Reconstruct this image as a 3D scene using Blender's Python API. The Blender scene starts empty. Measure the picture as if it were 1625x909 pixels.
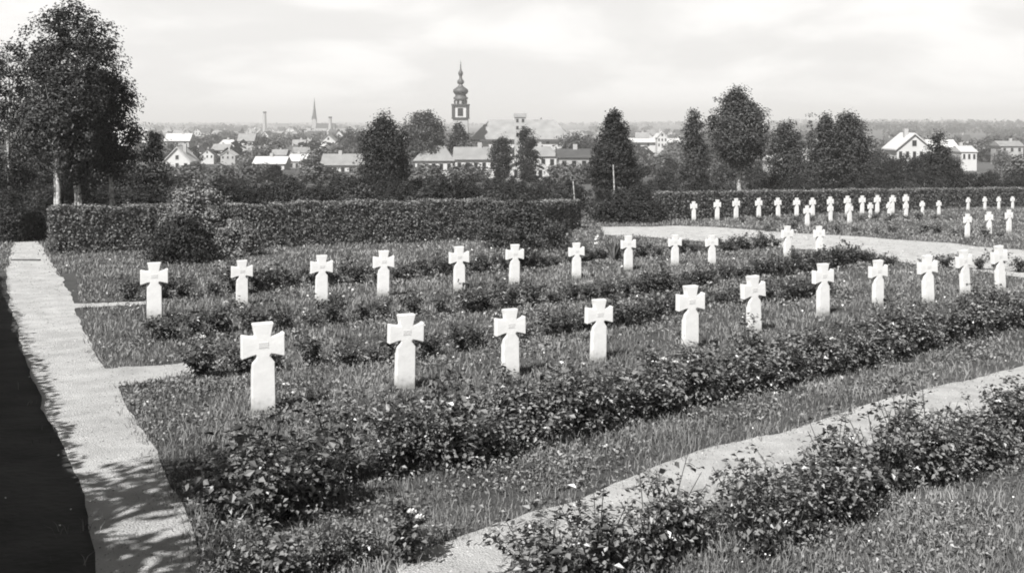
import bpy, math, random
import numpy as np
from mathutils import Vector, Matrix
R = math.radians
scene = bpy.context.scene
COL = scene.collection

# ------------------------------------------------------------------ camera
F = 1700.0; CX = 812.5; HY = 188.0          # focal length, centre column and horizon row in pixels of the 1625 wide photo
CAMZ = 3.5
cam_d = bpy.data.cameras.new('camera'); cam = bpy.data.objects.new('camera', cam_d); COL.objects.link(cam)
cam.location = (0, 0, CAMZ); cam.rotation_euler = (R(90), 0, 0)
cam_d.sensor_width = 36; cam_d.lens = 36 * F / 1625
cam_d.shift_y = -(454.5 - HY) / 1625
cam_d.clip_start = .1; cam_d.clip_end = 60000
scene.camera = cam

# ------------------------------------------------------------------ sun, sky, exposure
SUN_EL = 46.0
SUN_DIR = Vector((.46, .89, 0)).normalized()      # the way the shadows fall (to the right and away)
sun_vec = Vector((-SUN_DIR.x * math.cos(R(SUN_EL)), -SUN_DIR.y * math.cos(R(SUN_EL)), math.sin(R(SUN_EL))))
sd = bpy.data.lights.new('sun', 'SUN'); so = bpy.data.objects.new('sun', sd); COL.objects.link(so)
sd.energy = 5.0; sd.angle = R(.5); sd.color = (1, .99, .975)
so.rotation_euler = sun_vec.to_track_quat('Z', 'Y').to_euler()

w = bpy.data.worlds.new('World'); scene.world = w; w.use_nodes = True
nt = w.node_tree; nt.nodes.clear()
def nd(t, **k):
    n = nt.nodes.new(t)
    for a, b in k.items(): setattr(n, a, b)
    return n
L = lambda a, b: nt.links.new(a, b)
sky = nd('ShaderNodeTexSky', sky_type='NISHITA', sun_disc=False)
sky.sun_elevation = R(SUN_EL); sky.sun_rotation = math.atan2(sun_vec.x, sun_vec.y)
sky.air_density = 1; sky.dust_density = 2.0
bw = nd('ShaderNodeSeparateColor'); L(sky.outputs[0], bw.inputs[0])      # red filtered film: the clear sky is dark
warm = nd('ShaderNodeMix', data_type='RGBA', blend_type='MULTIPLY'); warm.inputs[0].default_value = 1
L(bw.outputs[0], warm.inputs[6]); warm.inputs[7].default_value = (1.0, .985, .965, 1)
tc = nd('ShaderNodeTexCoord'); sep = nd('ShaderNodeSeparateXYZ'); L(tc.outputs['Generated'], sep.inputs[0])
def math_n(op, a, b=None, c=None):
    n = nd('ShaderNodeMath', operation=op)
    for i, v in enumerate((a, b, c)):
        if v is None: continue
        if hasattr(v, 'links'): L(v, n.inputs[i])
        else: n.inputs[i].default_value = v
    return n.outputs[0]
# cloud bank: thick towards the horizon, breaking up above it; flattened streaks
comb = nd('ShaderNodeCombineXYZ')
zz = math_n('ADD', math_n('ABSOLUTE', sep.outputs[2]), .24)
L(math_n('DIVIDE', sep.outputs[0], zz), comb.inputs[0]); L(math_n('DIVIDE', sep.outputs[1], zz), comb.inputs[1])
noi = nd('ShaderNodeTexNoise'); noi.inputs['Scale'].default_value = 1.5; noi.inputs['Detail'].default_value = 5; noi.inputs['Roughness'].default_value = .5; noi.inputs['Distortion'].default_value = .3
L(comb.outputs[0], noi.inputs['Vector'])
bank = nd('ShaderNodeMapRange'); L(sep.outputs[2], bank.inputs[0])
bank.inputs[1].default_value = .11; bank.inputs[2].default_value = .25; bank.inputs[3].default_value = 1.0; bank.inputs[4].default_value = 0.0
bank.interpolation_type = 'SMOOTHSTEP'
ctone = nd('ShaderNodeMapRange'); L(noi.outputs[0], ctone.inputs[0])
ctone.inputs[1].default_value = .40; ctone.inputs[2].default_value = .60; ctone.inputs[3].default_value = 13.0; ctone.inputs[4].default_value = 15.8
ctone.interpolation_type = 'SMOOTHSTEP'
ccol = nd('ShaderNodeMix', data_type='RGBA', blend_type='MULTIPLY'); ccol.inputs[0].default_value = 1
L(ctone.outputs[0], ccol.inputs[6]); ccol.inputs[7].default_value = (1.0, .985, .965, 1)
mx = nd('ShaderNodeMix', data_type='RGBA'); L(bank.outputs[0], mx.inputs[0]); L(warm.outputs[2], mx.inputs[6]); L(ccol.outputs[2], mx.inputs[7])
bg = nd('ShaderNodeBackground'); bg.inputs[1].default_value = .05; L(mx.outputs[2], bg.inputs[0])
wo = nd('ShaderNodeOutputWorld'); L(bg.outputs[0], wo.inputs[0])

vs = scene.view_settings; vs.view_transform = 'Standard'; vs.look = 'None'; vs.exposure = 0.47; vs.gamma = 1; vs.use_curve_mapping = False
cy = scene.cycles
cy.max_bounces = 5; cy.diffuse_bounces = 1; cy.glossy_bounces = 2; cy.transmission_bounces = 3; cy.volume_bounces = 1; cy.transparent_max_bounces = 6
cy.use_denoising = True
cy.sample_clamp_indirect = 4
scene.render.filter_size = 1.5 if hasattr(scene.render, 'filter_size') else 1.5
cy.filter_width = 1.9

# ------------------------------------------------------------------ terrain
ZK = np.array([-60, 0, 5, 8, 12, 16, 24, 32, 44, 57, 70, 90, 120, 200, 300, 450, 700, 1000, 1500, 3000, 8000, 25000.])
DK = np.array([2.0, 2.5, 2.85, 3.08, 3.40, 3.70, 3.98, 4.45, 5.0, 5.5, 6.05, 7.0, 8.2, 11.5, 14.5, 18, 21, 23, 24.5, 28, 36, 50.])
def drop(Y):
    Y = np.asarray(Y, float)
    s = 0
    for k in (-1, -.5, 0, .5, 1): s = s + np.interp(Y + k * (1.2 + np.abs(Y) * .06), ZK, DK)
    return s / 5
def bumps(X, Y):
    k = 1 / (1 + np.abs(Y) * .004)
    return .025 * np.sin(X * .9 + 1.3 * np.sin(Y * .5)) * np.sin(Y * .8 + .4) * k
def gz(X, Y): return CAMZ - drop(Y) + bumps(np.asarray(X, float), np.asarray(Y, float))
_T = np.exp(np.linspace(math.log(5.0), math.log(20000), 6000)); _Y = HY + F * drop(_T) / _T
def depth_at(y): return float(np.interp(-y, -_Y, _T))
def at(x, y):
    """pixel of the photo -> point on the ground"""
    Z = depth_at(y); return ((x - CX) / F * Z, Z)
def ax(x, Z): return (x - CX) / F * Z
def zy(y, Z): return CAMZ - (y - HY) / F * Z

# ------------------------------------------------------------------ mesh helpers
def new_mesh(name, V, polys, mat=None, smooth=False):
    """polys: (n,k) int array or list of such arrays / lists"""
    me = bpy.data.meshes.new(name)
    V = np.asarray(V, dtype=np.float32).reshape(-1, 3)
    if isinstance(polys, np.ndarray): polys = [polys]
    arrs = [np.asarray(p, dtype=np.int32) for p in polys if len(p)]
    loops = np.concatenate([a.ravel() for a in arrs])
    sizes = np.concatenate([np.full(len(a), a.shape[1], np.int32) for a in arrs])
    starts = np.concatenate([[0], np.cumsum(sizes)[:-1]]).astype(np.int32)
    me.vertices.add(len(V)); me.vertices.foreach_set('co', V.ravel())
    me.loops.add(len(loops)); me.loops.foreach_set('vertex_index', loops)
    me.polygons.add(len(sizes)); me.polygons.foreach_set('loop_start', starts); me.polygons.foreach_set('loop_total', sizes)
    me.polygons.foreach_set('use_smooth', np.full(len(sizes), bool(smooth)))
    me.update(calc_edges=True); me.validate()
    if mat: me.materials.append(mat)
    return me
def link(name, me, parent=None, loc=None, rz=0):
    o = bpy.data.objects.new(name, me); COL.objects.link(o)
    if parent: o.parent = parent
    if loc is not None: o.location = loc
    o.rotation_euler = (0, 0, rz)
    return o
def tag(o, label=None, cat=None, group=None, kind=None):
    if label: o['label'] = label
    if cat: o['category'] = cat
    if group: o['group'] = group
    if kind: o['kind'] = kind
    return o
def thing(name, label, cat, loc=(0, 0, 0), rz=0, group=None):
    o = bpy.data.objects.new(name, None); COL.objects.link(o); o.empty_display_size = .2
    o.location = loc; o.rotation_euler = (0, 0, rz)
    return tag(o, label, cat, group)
KIDS = {}
def kids(o):
    if o.name not in KIDS: KIDS[o.name] = [c for c in COL.objects if c.parent == o]
    return KIDS[o.name]
def dup(root, loc, rz=0, sc=(1, 1, 1), label=None, group=None):
    r = root.copy(); COL.objects.link(r); r.location = loc; r.rotation_euler = (0, 0, rz); r.scale = sc
    if label: r['label'] = label
    if group: r['group'] = group
    for ch in kids(root):
        c = ch.copy(); COL.objects.link(c); c.parent = r
        for g in kids(ch):
            d = g.copy(); COL.objects.link(d); d.parent = c
    return r

class MB:
    def __init__(s): s.V = []; s.P = {}; s.n = 0
    def add(s, V, F_):
        V = np.asarray(V, float).reshape(-1, 3); F_ = np.asarray(F_, int)
        s.P.setdefault(F_.shape[1], []).append(F_ + s.n); s.V.append(V); s.n += len(V); return s
    def box(s, x0, x1, y0, y1, z0, z1):
        V = [(x, y, z) for x in (x0, x1) for y in (y0, y1) for z in (z0, z1)]
        return s.add(V, [(0, 1, 3, 2), (4, 6, 7, 5), (0, 4, 5, 1), (2, 3, 7, 6), (0, 2, 6, 4), (1, 5, 7, 3)])
    def tube(s, pts, rad, n=6, cap=True):
        pts = np.asarray(pts, float); rad = np.broadcast_to(np.asarray(rad, float), (len(pts),))
        t = np.gradient(pts, axis=0); t /= np.linalg.norm(t, axis=1)[:, None] + 1e-9
        ref = np.array([0, 0, 1.]) if abs(t[0][2]) < .9 else np.array([1., 0, 0])
        u = np.cross(t, ref); u /= np.linalg.norm(u, axis=1)[:, None] + 1e-9; v = np.cross(t, u)
        a = np.linspace(0, 2 * math.pi, n, endpoint=False)
        V = (pts[:, None] + rad[:, None, None] * (np.cos(a)[None, :, None] * u[:, None] + np.sin(a)[None, :, None] * v[:, None])).reshape(-1, 3)
        m = len(pts); F_ = [(i * n + j, i * n + (j + 1) % n, (i + 1) * n + (j + 1) % n, (i + 1) * n + j) for i in range(m - 1) for j in range(n)]
        s.add(V, F_)
        return s
    def lathe(s, prof, n=8, rot=0, c=(0, 0)):
        prof = np.asarray(prof, float); a = np.linspace(0, 2 * math.pi, n, endpoint=False) + rot
        V = np.array([(c[0] + r * math.cos(x), c[1] + r * math.sin(x), z) for r, z in prof for x in a])
        m = len(prof); F_ = [(i * n + j, i * n + (j + 1) % n, (i + 1) * n + (j + 1) % n, (i + 1) * n + j) for i in range(m - 1) for j in range(n)]
        return s.add(V, F_)
    def prism(s, outline, y0, y1):
        """outline in x,z extruded along y"""
        n = len(outline); V = [(x, y0, z) for x, z in outline] + [(x, y1, z) for x, z in outline]
        s.add(V, [(i, (i + 1) % n, n + (i + 1) % n, n + i) for i in range(n)])
        s.P.setdefault(n, []).append(np.array([list(range(n))[::-1]]) + s.n - 2 * n); s.P[n].append(np.array([list(range(n, 2 * n))]) + s.n - 2 * n)
        return s
    def mesh(s, name, mat=None, smooth=False):
        return new_mesh(name, np.concatenate(s.V), [np.concatenate(p) for p in s.P.values()], mat, smooth)
    def obj(s, name, mat, parent=None, smooth=False): return link(name, s.mesh(name, mat, smooth), parent)

def unit(v): return v / (np.linalg.norm(v, axis=1)[:, None] + 1e-9)
def leaf_arrays(P, N, Ln, W, rng, fold=.18):
    """one folded diamond leaf per point"""
    n = len(P); N = unit(N); r = rng.normal(size=(n, 3)); u = unit(np.cross(N, r)); v = np.cross(N, u)
    Ln = np.broadcast_to(Ln, (n,))[:, None]; W = np.broadcast_to(W, (n,))[:, None]
    A = P - u * Ln / 2 ; B = P + v * W / 2 + N * W * fold - u * Ln * .08; C = P + u * Ln / 2 - N * Ln * .12; D = P - v * W / 2 + N * W * fold - u * Ln * .08
    V = np.stack([A, B, C, D], 1).reshape(-1, 3)
    i = np.arange(n)[:, None] * 4
    return V, i + np.array([[0, 1, 2, 3]])
def noise3(P, s, seed=0):
    """cheap smooth noise -1..1"""
    P = P * s + seed * 7.31
    return (np.sin(P[:, 0] * 1.7 + 1.3 * np.sin(P[:, 1] * 1.1)) + np.sin(P[:, 1] * 1.9 + 1.7 * np.sin(P[:, 2] * 1.3)) + np.sin(P[:, 2] * 1.5 + 1.1 * np.sin(P[:, 0] * 1.6))) / 3

# ------------------------------------------------------------------ materials (a black and white world)
def grey(v, t=1.0): return (v * (1 + .005 * t), v, v * (1 - .014 * t), 1)
def mat(name, v, rough=.8, var=0, scale=5, spec=.3, bump=0, bscale=40, island=0, v2=None, detail=4, coords='Object', trans=0):
    m = bpy.data.materials.new(name); m.use_nodes = True; t = m.node_tree; n = t.nodes; l = t.links
    b = n['Principled BSDF']; b.inputs['Roughness'].default_value = rough; b.inputs['Specular IOR Level'].default_value = spec
    b.inputs['Base Color'].default_value = grey(v)
    src = None
    tcn = n.new('ShaderNodeTexCoord')
    if var:
        no = n.new('ShaderNodeTexNoise'); no.inputs['Scale'].default_value = scale; no.inputs['Detail'].default_value = detail
        l.new(tcn.outputs[coords], no.inputs['Vector']); src = no.outputs[0]
    if island:
        g = n.new('ShaderNodeNewGeometry')
        if src is None: src = g.outputs['Random Per Island']
        else:
            mm = n.new('ShaderNodeMix'); mm.inputs[0].default_value = island
            l.new(src, mm.inputs[2]); l.new(g.outputs['Random Per Island'], mm.inputs[3]); src = mm.outputs[0]
    if src is not None:
        r = n.new('ShaderNodeValToRGB'); lo = v2 if v2 is not None else v * (1 - var if var else .5); hi = v
        r.color_ramp.elements[0].position = .25; r.color_ramp.elements[1].position = .75
        r.color_ramp.elements[0].color = grey(lo); r.color_ramp.elements[1].color = grey(hi)
        l.new(src, r.inputs[0]); l.new(r.outputs[0], b.inputs['Base Color'])
    if bump:
        nb = n.new('ShaderNodeTexNoise'); nb.inputs['Scale'].default_value = bscale; nb.inputs['Detail'].default_value = 5
        l.new(tcn.outputs[coords], nb.inputs['Vector'])
        bp = n.new('ShaderNodeBump'); bp.inputs['Strength'].default_value = bump; bp.inputs['Distance'].default_value = .05
        l.new(nb.outputs[0], bp.inputs['Height']); l.new(bp.outputs[0], b.inputs['Normal'])
    if trans:
        b.inputs['Transmission Weight'].default_value = 0
        tr = n.new('ShaderNodeBsdfTranslucent'); mxs = n.new('ShaderNodeMixShader'); mxs.inputs[0].default_value = trans
        tr.inputs[0].default_value = grey(v)
        l.new(b.outputs[0], mxs.inputs[1]); l.new(tr.outputs[0], mxs.inputs[2]); l.new(mxs.outputs[0], n['Material Output'].inputs[0])
    return m
def stain_foot(m):
    t = m.node_tree; n = t.nodes; l = t.links; b = n['Principled BSDF']; src = b.inputs['Base Color'].links[0].from_socket
    tc_ = n.new('ShaderNodeTexCoord'); sp_ = n.new('ShaderNodeSeparateXYZ'); l.new(tc_.outputs['Object'], sp_.inputs[0]); no = n.new('ShaderNodeTexNoise'); no.inputs['Scale'].default_value = 14; no.inputs['Detail'].default_value = 6; l.new(tc_.outputs['Object'], no.inputs['Vector'])
    ad = n.new('ShaderNodeMath'); ad.operation = 'MULTIPLY_ADD'; l.new(no.outputs[0], ad.inputs[0]); ad.inputs[1].default_value = -.30; l.new(sp_.outputs[2], ad.inputs[2])
    mr = n.new('ShaderNodeMapRange'); l.new(ad.outputs[0], mr.inputs[0]); mr.inputs[1].default_value = -.12; mr.inputs[2].default_value = .03; mr.inputs[3].default_value = .75; mr.inputs[4].default_value = 0
    mx_ = n.new('ShaderNodeMix'); mx_.data_type = 'RGBA'; l.new(mr.outputs[0], mx_.inputs[0]); l.new(src, mx_.inputs[6]); mx_.inputs[7].default_value = (.2, .2, .19, 1); l.new(mx_.outputs[2], b.inputs['Base Color'])
M = dict(
    stones=mat('stones', .60, 1, .3, 3, spec=.05, island=.8, v2=.16),
    soil=mat('soil', .10, .95, .55, 1.5, bump=.6, bscale=12),
    grass=mat('grass', .36, .7, .4, .9, spec=.2, island=.3, v2=.07),
    cover=mat('ground_cover', .27, .45, .5, .8, spec=.5, island=.7, v2=.05),
    petal=mat('petal', .75, .6, spec=.2),
    path=mat('fine_gravel', .66, .95, .3, 2.3, bump=.8, bscale=60, v2=.42, detail=14),
    rose=mat('rose_leaf', .23, .36, .4, 3, spec=.6, island=.75, v2=.012),
    stem=mat('rose_stem', .06, .7),
    feather=mat('feathery_leaf', .26, .5, .4, 3, island=.6, v2=.07),
    rosed=mat('dark_rose_leaf', .11, .40, .4, 3, spec=.55, island=.75, v2=.015), tip=mat('hedge_leaf_sunlit', .34, .6, .4, 4, island=.5, v2=.14),  # the second is a paler hedge leaf with sunlight put into its colour
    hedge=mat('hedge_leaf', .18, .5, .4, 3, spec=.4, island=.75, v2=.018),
    leaf=mat('tree_leaf', .085, .5, .5, 1.2, spec=.35, island=.6, v2=.020),
    leafd=mat('dark_tree_leaf', .038, .55, .5, 1.2, spec=.3, island=.6, v2=.012),
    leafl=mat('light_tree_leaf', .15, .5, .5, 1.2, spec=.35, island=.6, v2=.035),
    bark=mat('bark', .12, .9, .5, 6, bump=.5, bscale=20),
    birch=mat('birch_bark', .68, .8, .6, 9, v2=.08, bump=.3),
    cross=mat('white_stone', .84, .8, .16, 7, bump=.07, bscale=30, detail=12),
    plate=mat('plate', .76, .8), engrave=mat('engraving', .50, .8),
    wall=mat('white_wall', .60, .9, .15, .4), wallg=mat('grey_wall', .42, .9, .2, .4),
    roofn=mat('nave_roof', .34, .8, .35, .3, detail=8),
    roofl=mat('pale_roof', .55, .8, .2, .5), roofm=mat('grey_roof', .30, .8, .3, .5), roofd=mat('dark_roof', .10, .8, .3, .5),
    slate=mat('slate', .10, .55, .3, .5, spec=.5), glass=mat('window_glass', .03, .15, spec=.6), trim=mat('dark_trim', .07, .7),
    wood=mat('weathered_wood', .22, .9, .4, 4), gold=mat('gilt_ball', .25, .35),
    valley=mat('valley_floor', .14, .95, .6, .012, coords='Object', v2=.045, detail=8),
    woods=mat('woods', .032, .9, .5, .01, island=.5, v2=.012),
)

stain_foot(M['cross'])      # splashed soil on the feet of the stones

# ------------------------------------------------------------------ the setting: ground
def grid_sheet(name, xs_fn, ys, m, zoff=0, mat_=None):
    V = []; nx = None
    for Y in ys:
        xs = xs_fn(Y); nx = len(xs); V.append(np.stack([xs, np.full(nx, Y), gz(xs, Y) + zoff], 1))
    V = np.concatenate(V); ny = len(ys); i = np.arange(ny - 1)[:, None] * nx + np.arange(nx - 1)[None]; i = i.ravel()
    return new_mesh(name, V, np.stack([i, i + 1, i + nx + 1, i + nx], 1), mat_, True)
ys_near = np.concatenate([np.linspace(-60, 3, 20)[:-1], np.arange(3, 80, .35)])
og = link('ground', grid_sheet('ground', lambda Y: np.linspace(-60, 60, 241), ys_near, None, 0, M['soil'])); tag(og, kind='structure', label='lawn soil of the cemetery')
# valley terrain beyond, with low wooded hills at the right and far ridges on the horizon
ys_far = 79.5 * np.exp(np.linspace(0, math.log(24000 / 79.5), 110))
def hills(X, Y):
    az = X / np.maximum(Y, 1)
    m = np.clip((az - .20) / .22, 0, 1); m = m * m * (3 - 2 * m)
    e = np.exp(-((Y - 2300) / 700) ** 2)
    h = 12 * e * m * (1 + .25 * np.sin(X * .004) + .12 * np.sin(X * .013))
    m2 = np.clip((az - .02) / .3, 0, 1); h = h + 16 * np.exp(-((Y - 4200) / 900) ** 2) * m2 * (1 + .15 * np.sin(X * .0021))
    m3 = np.clip((.15 - az) / .3, 0, 1) * np.clip((az + .75) / .3, 0, 1)
    h = h + 100 * np.exp(-((Y - 19000) / 2500) ** 2) * m3 * (.8 + .2 * np.sin(X * .0006 + 1) + .07 * np.sin(X * .0019))
    return h
V = []; nxf = 200
for k_, Y in enumerate(ys_far):
    xs = np.linspace(-1, 1, nxf) * (60 + (Y - 79) * 1.0 + 60)
    V.append(np.stack([xs, np.full(nxf, Y), gz(xs, Y) + hills(xs, Y) - .02], 1))
V = np.concatenate(V); i = (np.arange(len(ys_far) - 1)[:, None] * nxf + np.arange(nxf - 1)[None]).ravel()
ov = link('terrain', new_mesh('terrain', V, np.stack([i, i + 1, i + nxf + 1, i + nxf], 1), M['valley'], True)); tag(ov, kind='structure', label='fields of the valley and low hills')
def gz2(X, Y): return gz(X, Y) + hills(np.asarray(X, float), np.asarray(Y, float))

# ------------------------------------------------------------------ paths
def resample(P, n):
    P = np.asarray(P, float); d = np.concatenate([[0], np.cumsum(np.linalg.norm(np.diff(P, axis=0), axis=1))]); t = np.linspace(0, d[-1], n)
    return np.stack([np.interp(t, d, P[:, 0]), np.interp(t, d, P[:, 1])], 1)
def path_sheet(name, A, B, label, n=140, k=14, jit=.075, seed=1):
    rng = np.random.default_rng(seed)
    A = resample([at(*p) for p in A], n); B = resample([at(*p) for p in B], n)
    ja = np.convolve(rng.normal(size=n + 6), np.ones(5) / 3, 'same')[3:-3] * jit; jb = np.convolve(rng.normal(size=n + 6), np.ones(5) / 3, 'same')[3:-3] * jit
    dirv = B - A; dirv /= np.linalg.norm(dirv, axis=1)[:, None] + 1e-6
    A = A + dirv * ja[:, None]; B = B + dirv * jb[:, None]
    t = np.linspace(0, 1, k)[None, :, None]; G = (A[:, None] * (1 - t) + B[:, None] * t).reshape(-1, 2)
    Z = gz(G[:, 0], G[:, 1]) + .016
    i = (np.arange(n - 1)[:, None] * k + np.arange(k - 1)[None]).ravel()
    o = link(name, new_mesh(name, np.column_stack([G, Z]), np.stack([i, i + 1, i + k + 1, i + k], 1), M['path'], True)); tag(o, kind='structure', label=label)
    return np.concatenate([A, B[::-1]])
POLY = []
pw = path_sheet('path', [(150, 1040), (148, 880), (135, 790), (85, 680), (50, 600), (25, 520), (10, 455), (12, 420), (22, 383)],
                [(370, 1040), (312, 880), (292, 800), (262, 745), (205, 650), (188, 612), (162, 585), (130, 520), (112, 470), (88, 425), (62, 383)], 'light gravel path along the left side', seed=2, jit=.035); POLY.append(pw)
pw = path_sheet('path', [(150, 588), (200, 584), (270, 580), (352, 570)], [(185, 615), (205, 612), (262, 602), (335, 590)], 'narrow gravel walk between two grave plots', jit=.04, seed=3, n=50, k=8); POLY.append(pw)
pw = path_sheet('path', [(112, 483), (160, 482), (232, 479)], [(118, 490), (160, 488), (232, 485)], 'thin gravel walk by the back grave row', jit=.04, seed=4, n=40, k=6); POLY.append(pw)
pw = path_sheet('path', [(640, 885), (700, 862), (760, 840), (830, 820), (900, 800), (1000, 760), (1100, 722), (1200, 697), (1300, 668), (1400, 640), (1500, 612), (1618, 584), (1720, 560)],
                [(560, 1080), (760, 985), (880, 900), (960, 870), (1080, 830), (1180, 790), (1260, 750), (1330, 722), (1420, 705), (1500, 690), (1618, 660), (1720, 640)], 'wide light gravel path in front of the rose beds', seed=5); POLY.append(pw)
pw = path_sheet('path', [(952, 361), (1080, 358.5), (1150, 362), (1260, 370), (1380, 377), (1500, 386), (1618, 397), (1720, 408)],
                [(960, 373), (1080, 381), (1180, 386), (1290, 397), (1400, 412), (1520, 427), (1618, 440), (1720, 452)], 'pale gravel path between the front and far plots', jit=.12, seed=6); POLY.append(pw)

def inside(poly, X, Y):
    x0, y0 = poly[:, 0], poly[:, 1]; x1, y1 = np.roll(x0, -1), np.roll(y0, -1); r = np.zeros(len(X), bool)
    lo, hi = poly.min(0), poly.max(0); c = np.where((X > lo[0]) & (X < hi[0]) & (Y > lo[1]) & (Y < hi[1]))[0]
    if not len(c): return r
    X_, Y_ = X[c], Y[c]; rr = np.zeros(len(c), bool)
    for a, b, cc, d in zip(x0, y0, x1, y1):
        if b == d: continue
        m = ((b > Y_) != (d > Y_)) & (X_ < (cc - a) * (Y_ - b) / (d - b) + a); rr ^= m
    r[c] = rr; return r
def on_path(X, Y):
    r = np.zeros(len(X), bool)
    for p in POLY: r |= inside(p, X, Y)
    return r

# ------------------------------------------------------------------ hedges
LH = [(80, 404), (420, 388), (780, 381), (921, 363)]        # foot of the left hedge
RH = [(1054, 350), (1200, 344), (1400, 336), (1640, 327), (1740, 322)]
def hedge(name, A, B, h0, h1, th, label, seed, dens=430, ls=.10, ext=None):
    """clipped hedge from A to B (x,y on the ground, front foot line)"""
    rng = np.random.default_rng(seed); A = np.array(A); B = np.array(B); d = B - A; ln = np.linalg.norm(d); d /= ln
    nrm = np.array([-d[1], d[0]]);  nrm = nrm if nrm[1] > 0 else -nrm       # away from the camera
    def pt(s, t, z):                       # s along, t depth, z height
        XY = A + np.outer(s, d) + np.outer(t, nrm); return np.column_stack([XY, gz(XY[:, 0], XY[:, 1]) + z])
    hh = lambda s: h0 + (h1 - h0) * s / ln + .035 * np.sin(s * 2.3) + .02 * np.sin(s * 5.1) + .025 * np.sin(s * .8)
    mb = MB(); n = 40; s = np.linspace(.05, ln - .05, n)
    ring = [(.07, 0), (.07, None), (th - .07, None), (th - .07, 0)]
    V = []
    for (t, z) in ring:
        V.append(pt(s, np.full(n, t), (hh(s) - .07) if z is None else np.full(n, -.05)))
    V = np.stack(V, 1).reshape(-1, 3)
    Fq = [(i * 4 + j, i * 4 + j + 1, (i + 1) * 4 + j + 1, (i + 1) * 4 + j) for i in range(n - 1) for j in range(3)] + [(0, 1, 2, 3), ((n - 1) * 4, (n - 1) * 4 + 1, (n - 1) * 4 + 2, (n - 1) * 4 + 3)]
    mb.add(V, Fq)
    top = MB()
    def leaves(S, T, Zr, N3, k, mb=mb):
        P = pt(S, T, Zr); j = rng.normal(size=P.shape) * .035
        bump = (noise3(P, 5.5, seed) * .055 + noise3(P, 13, seed) * .04) * (.4 if N3[2] else 1)
        N3 = N3 / np.linalg.norm(N3); P = P + j + N3 * bump[:, None]
        Nn = unit(N3 + rng.normal(size=P.shape) * (.32 if N3[2] > .9 else .8) + np.array([0, 0, .35]))
        sz = ls * rng.uniform(.7, 1.3, len(P))
        mb.add(*leaf_arrays(P, Nn, sz, sz * .62, rng))
    nf = int(ln * (h0 + h1) / 2 * dens); S = rng.uniform(0, ln, nf); leaves(S, np.zeros(nf), rng.uniform(0, 1, nf) * hh(S), np.array([*(-nrm), 0]), 0)
    nf2 = nf // 3; S = rng.uniform(0, ln, nf2); leaves(S, np.full(nf2, th), rng.uniform(0, 1, nf2) * hh(S), np.array([*nrm, 0]), 0)
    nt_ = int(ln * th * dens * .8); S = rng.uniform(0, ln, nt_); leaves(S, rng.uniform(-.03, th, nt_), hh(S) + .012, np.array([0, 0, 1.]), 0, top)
    nt2 = int(ln * 26); S = rng.uniform(0, ln, nt2); leaves(S, rng.uniform(0, th, nt2), hh(S) + rng.uniform(0, .13, nt2) ** 1.2, np.array([0, 0, .8]), 0)
    for e, sg in ((0, -1), (ln, 1)):
        ne = int(th * h0 * dens); leaves(np.full(ne, e), rng.uniform(0, th, ne), rng.uniform(0, 1, ne) * hh(np.full(ne, float(e))), np.array([*(sg * d), 0]), 0)
    o = thing(name, label, 'hedge'); mb.obj('foliage', M['hedge'], o); top.obj('sunlit_top', M['tip'], o); return o  # top leaves get the paler material: a painted sunlit strip
Pp = [at(*p) for p in LH]
hedge('hedge', Pp[0], Pp[2], 1.55, 1.62, 1.0, 'long clipped leafy hedge behind the grave rows, left of the gap', 11)
hedge('hedge', (Pp[2][0] + .06, Pp[2][1] + .05), Pp[3], 1.45, 1.35, .9, 'short darker hedge length at the right end of the long hedge', 12)
Pq = [at(*p) for p in RH]
hedge('hedge', Pq[0], Pq[4], 1.46, 1.22, 1.1, 'long straight clipped hedge behind the far field of crosses', 13, dens=260, ls=.13)
# tall hedge along the path, mostly beyond the edge of the view: casts the straight shadow over the path's left side
hedge('hedge', (-4.3, 2.5), (-16.3, 26.0), 3.1, 3.1, 1.1, 'tall dark hedge beside the left gravel path', 14, dens=160, ls=.12)

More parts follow.
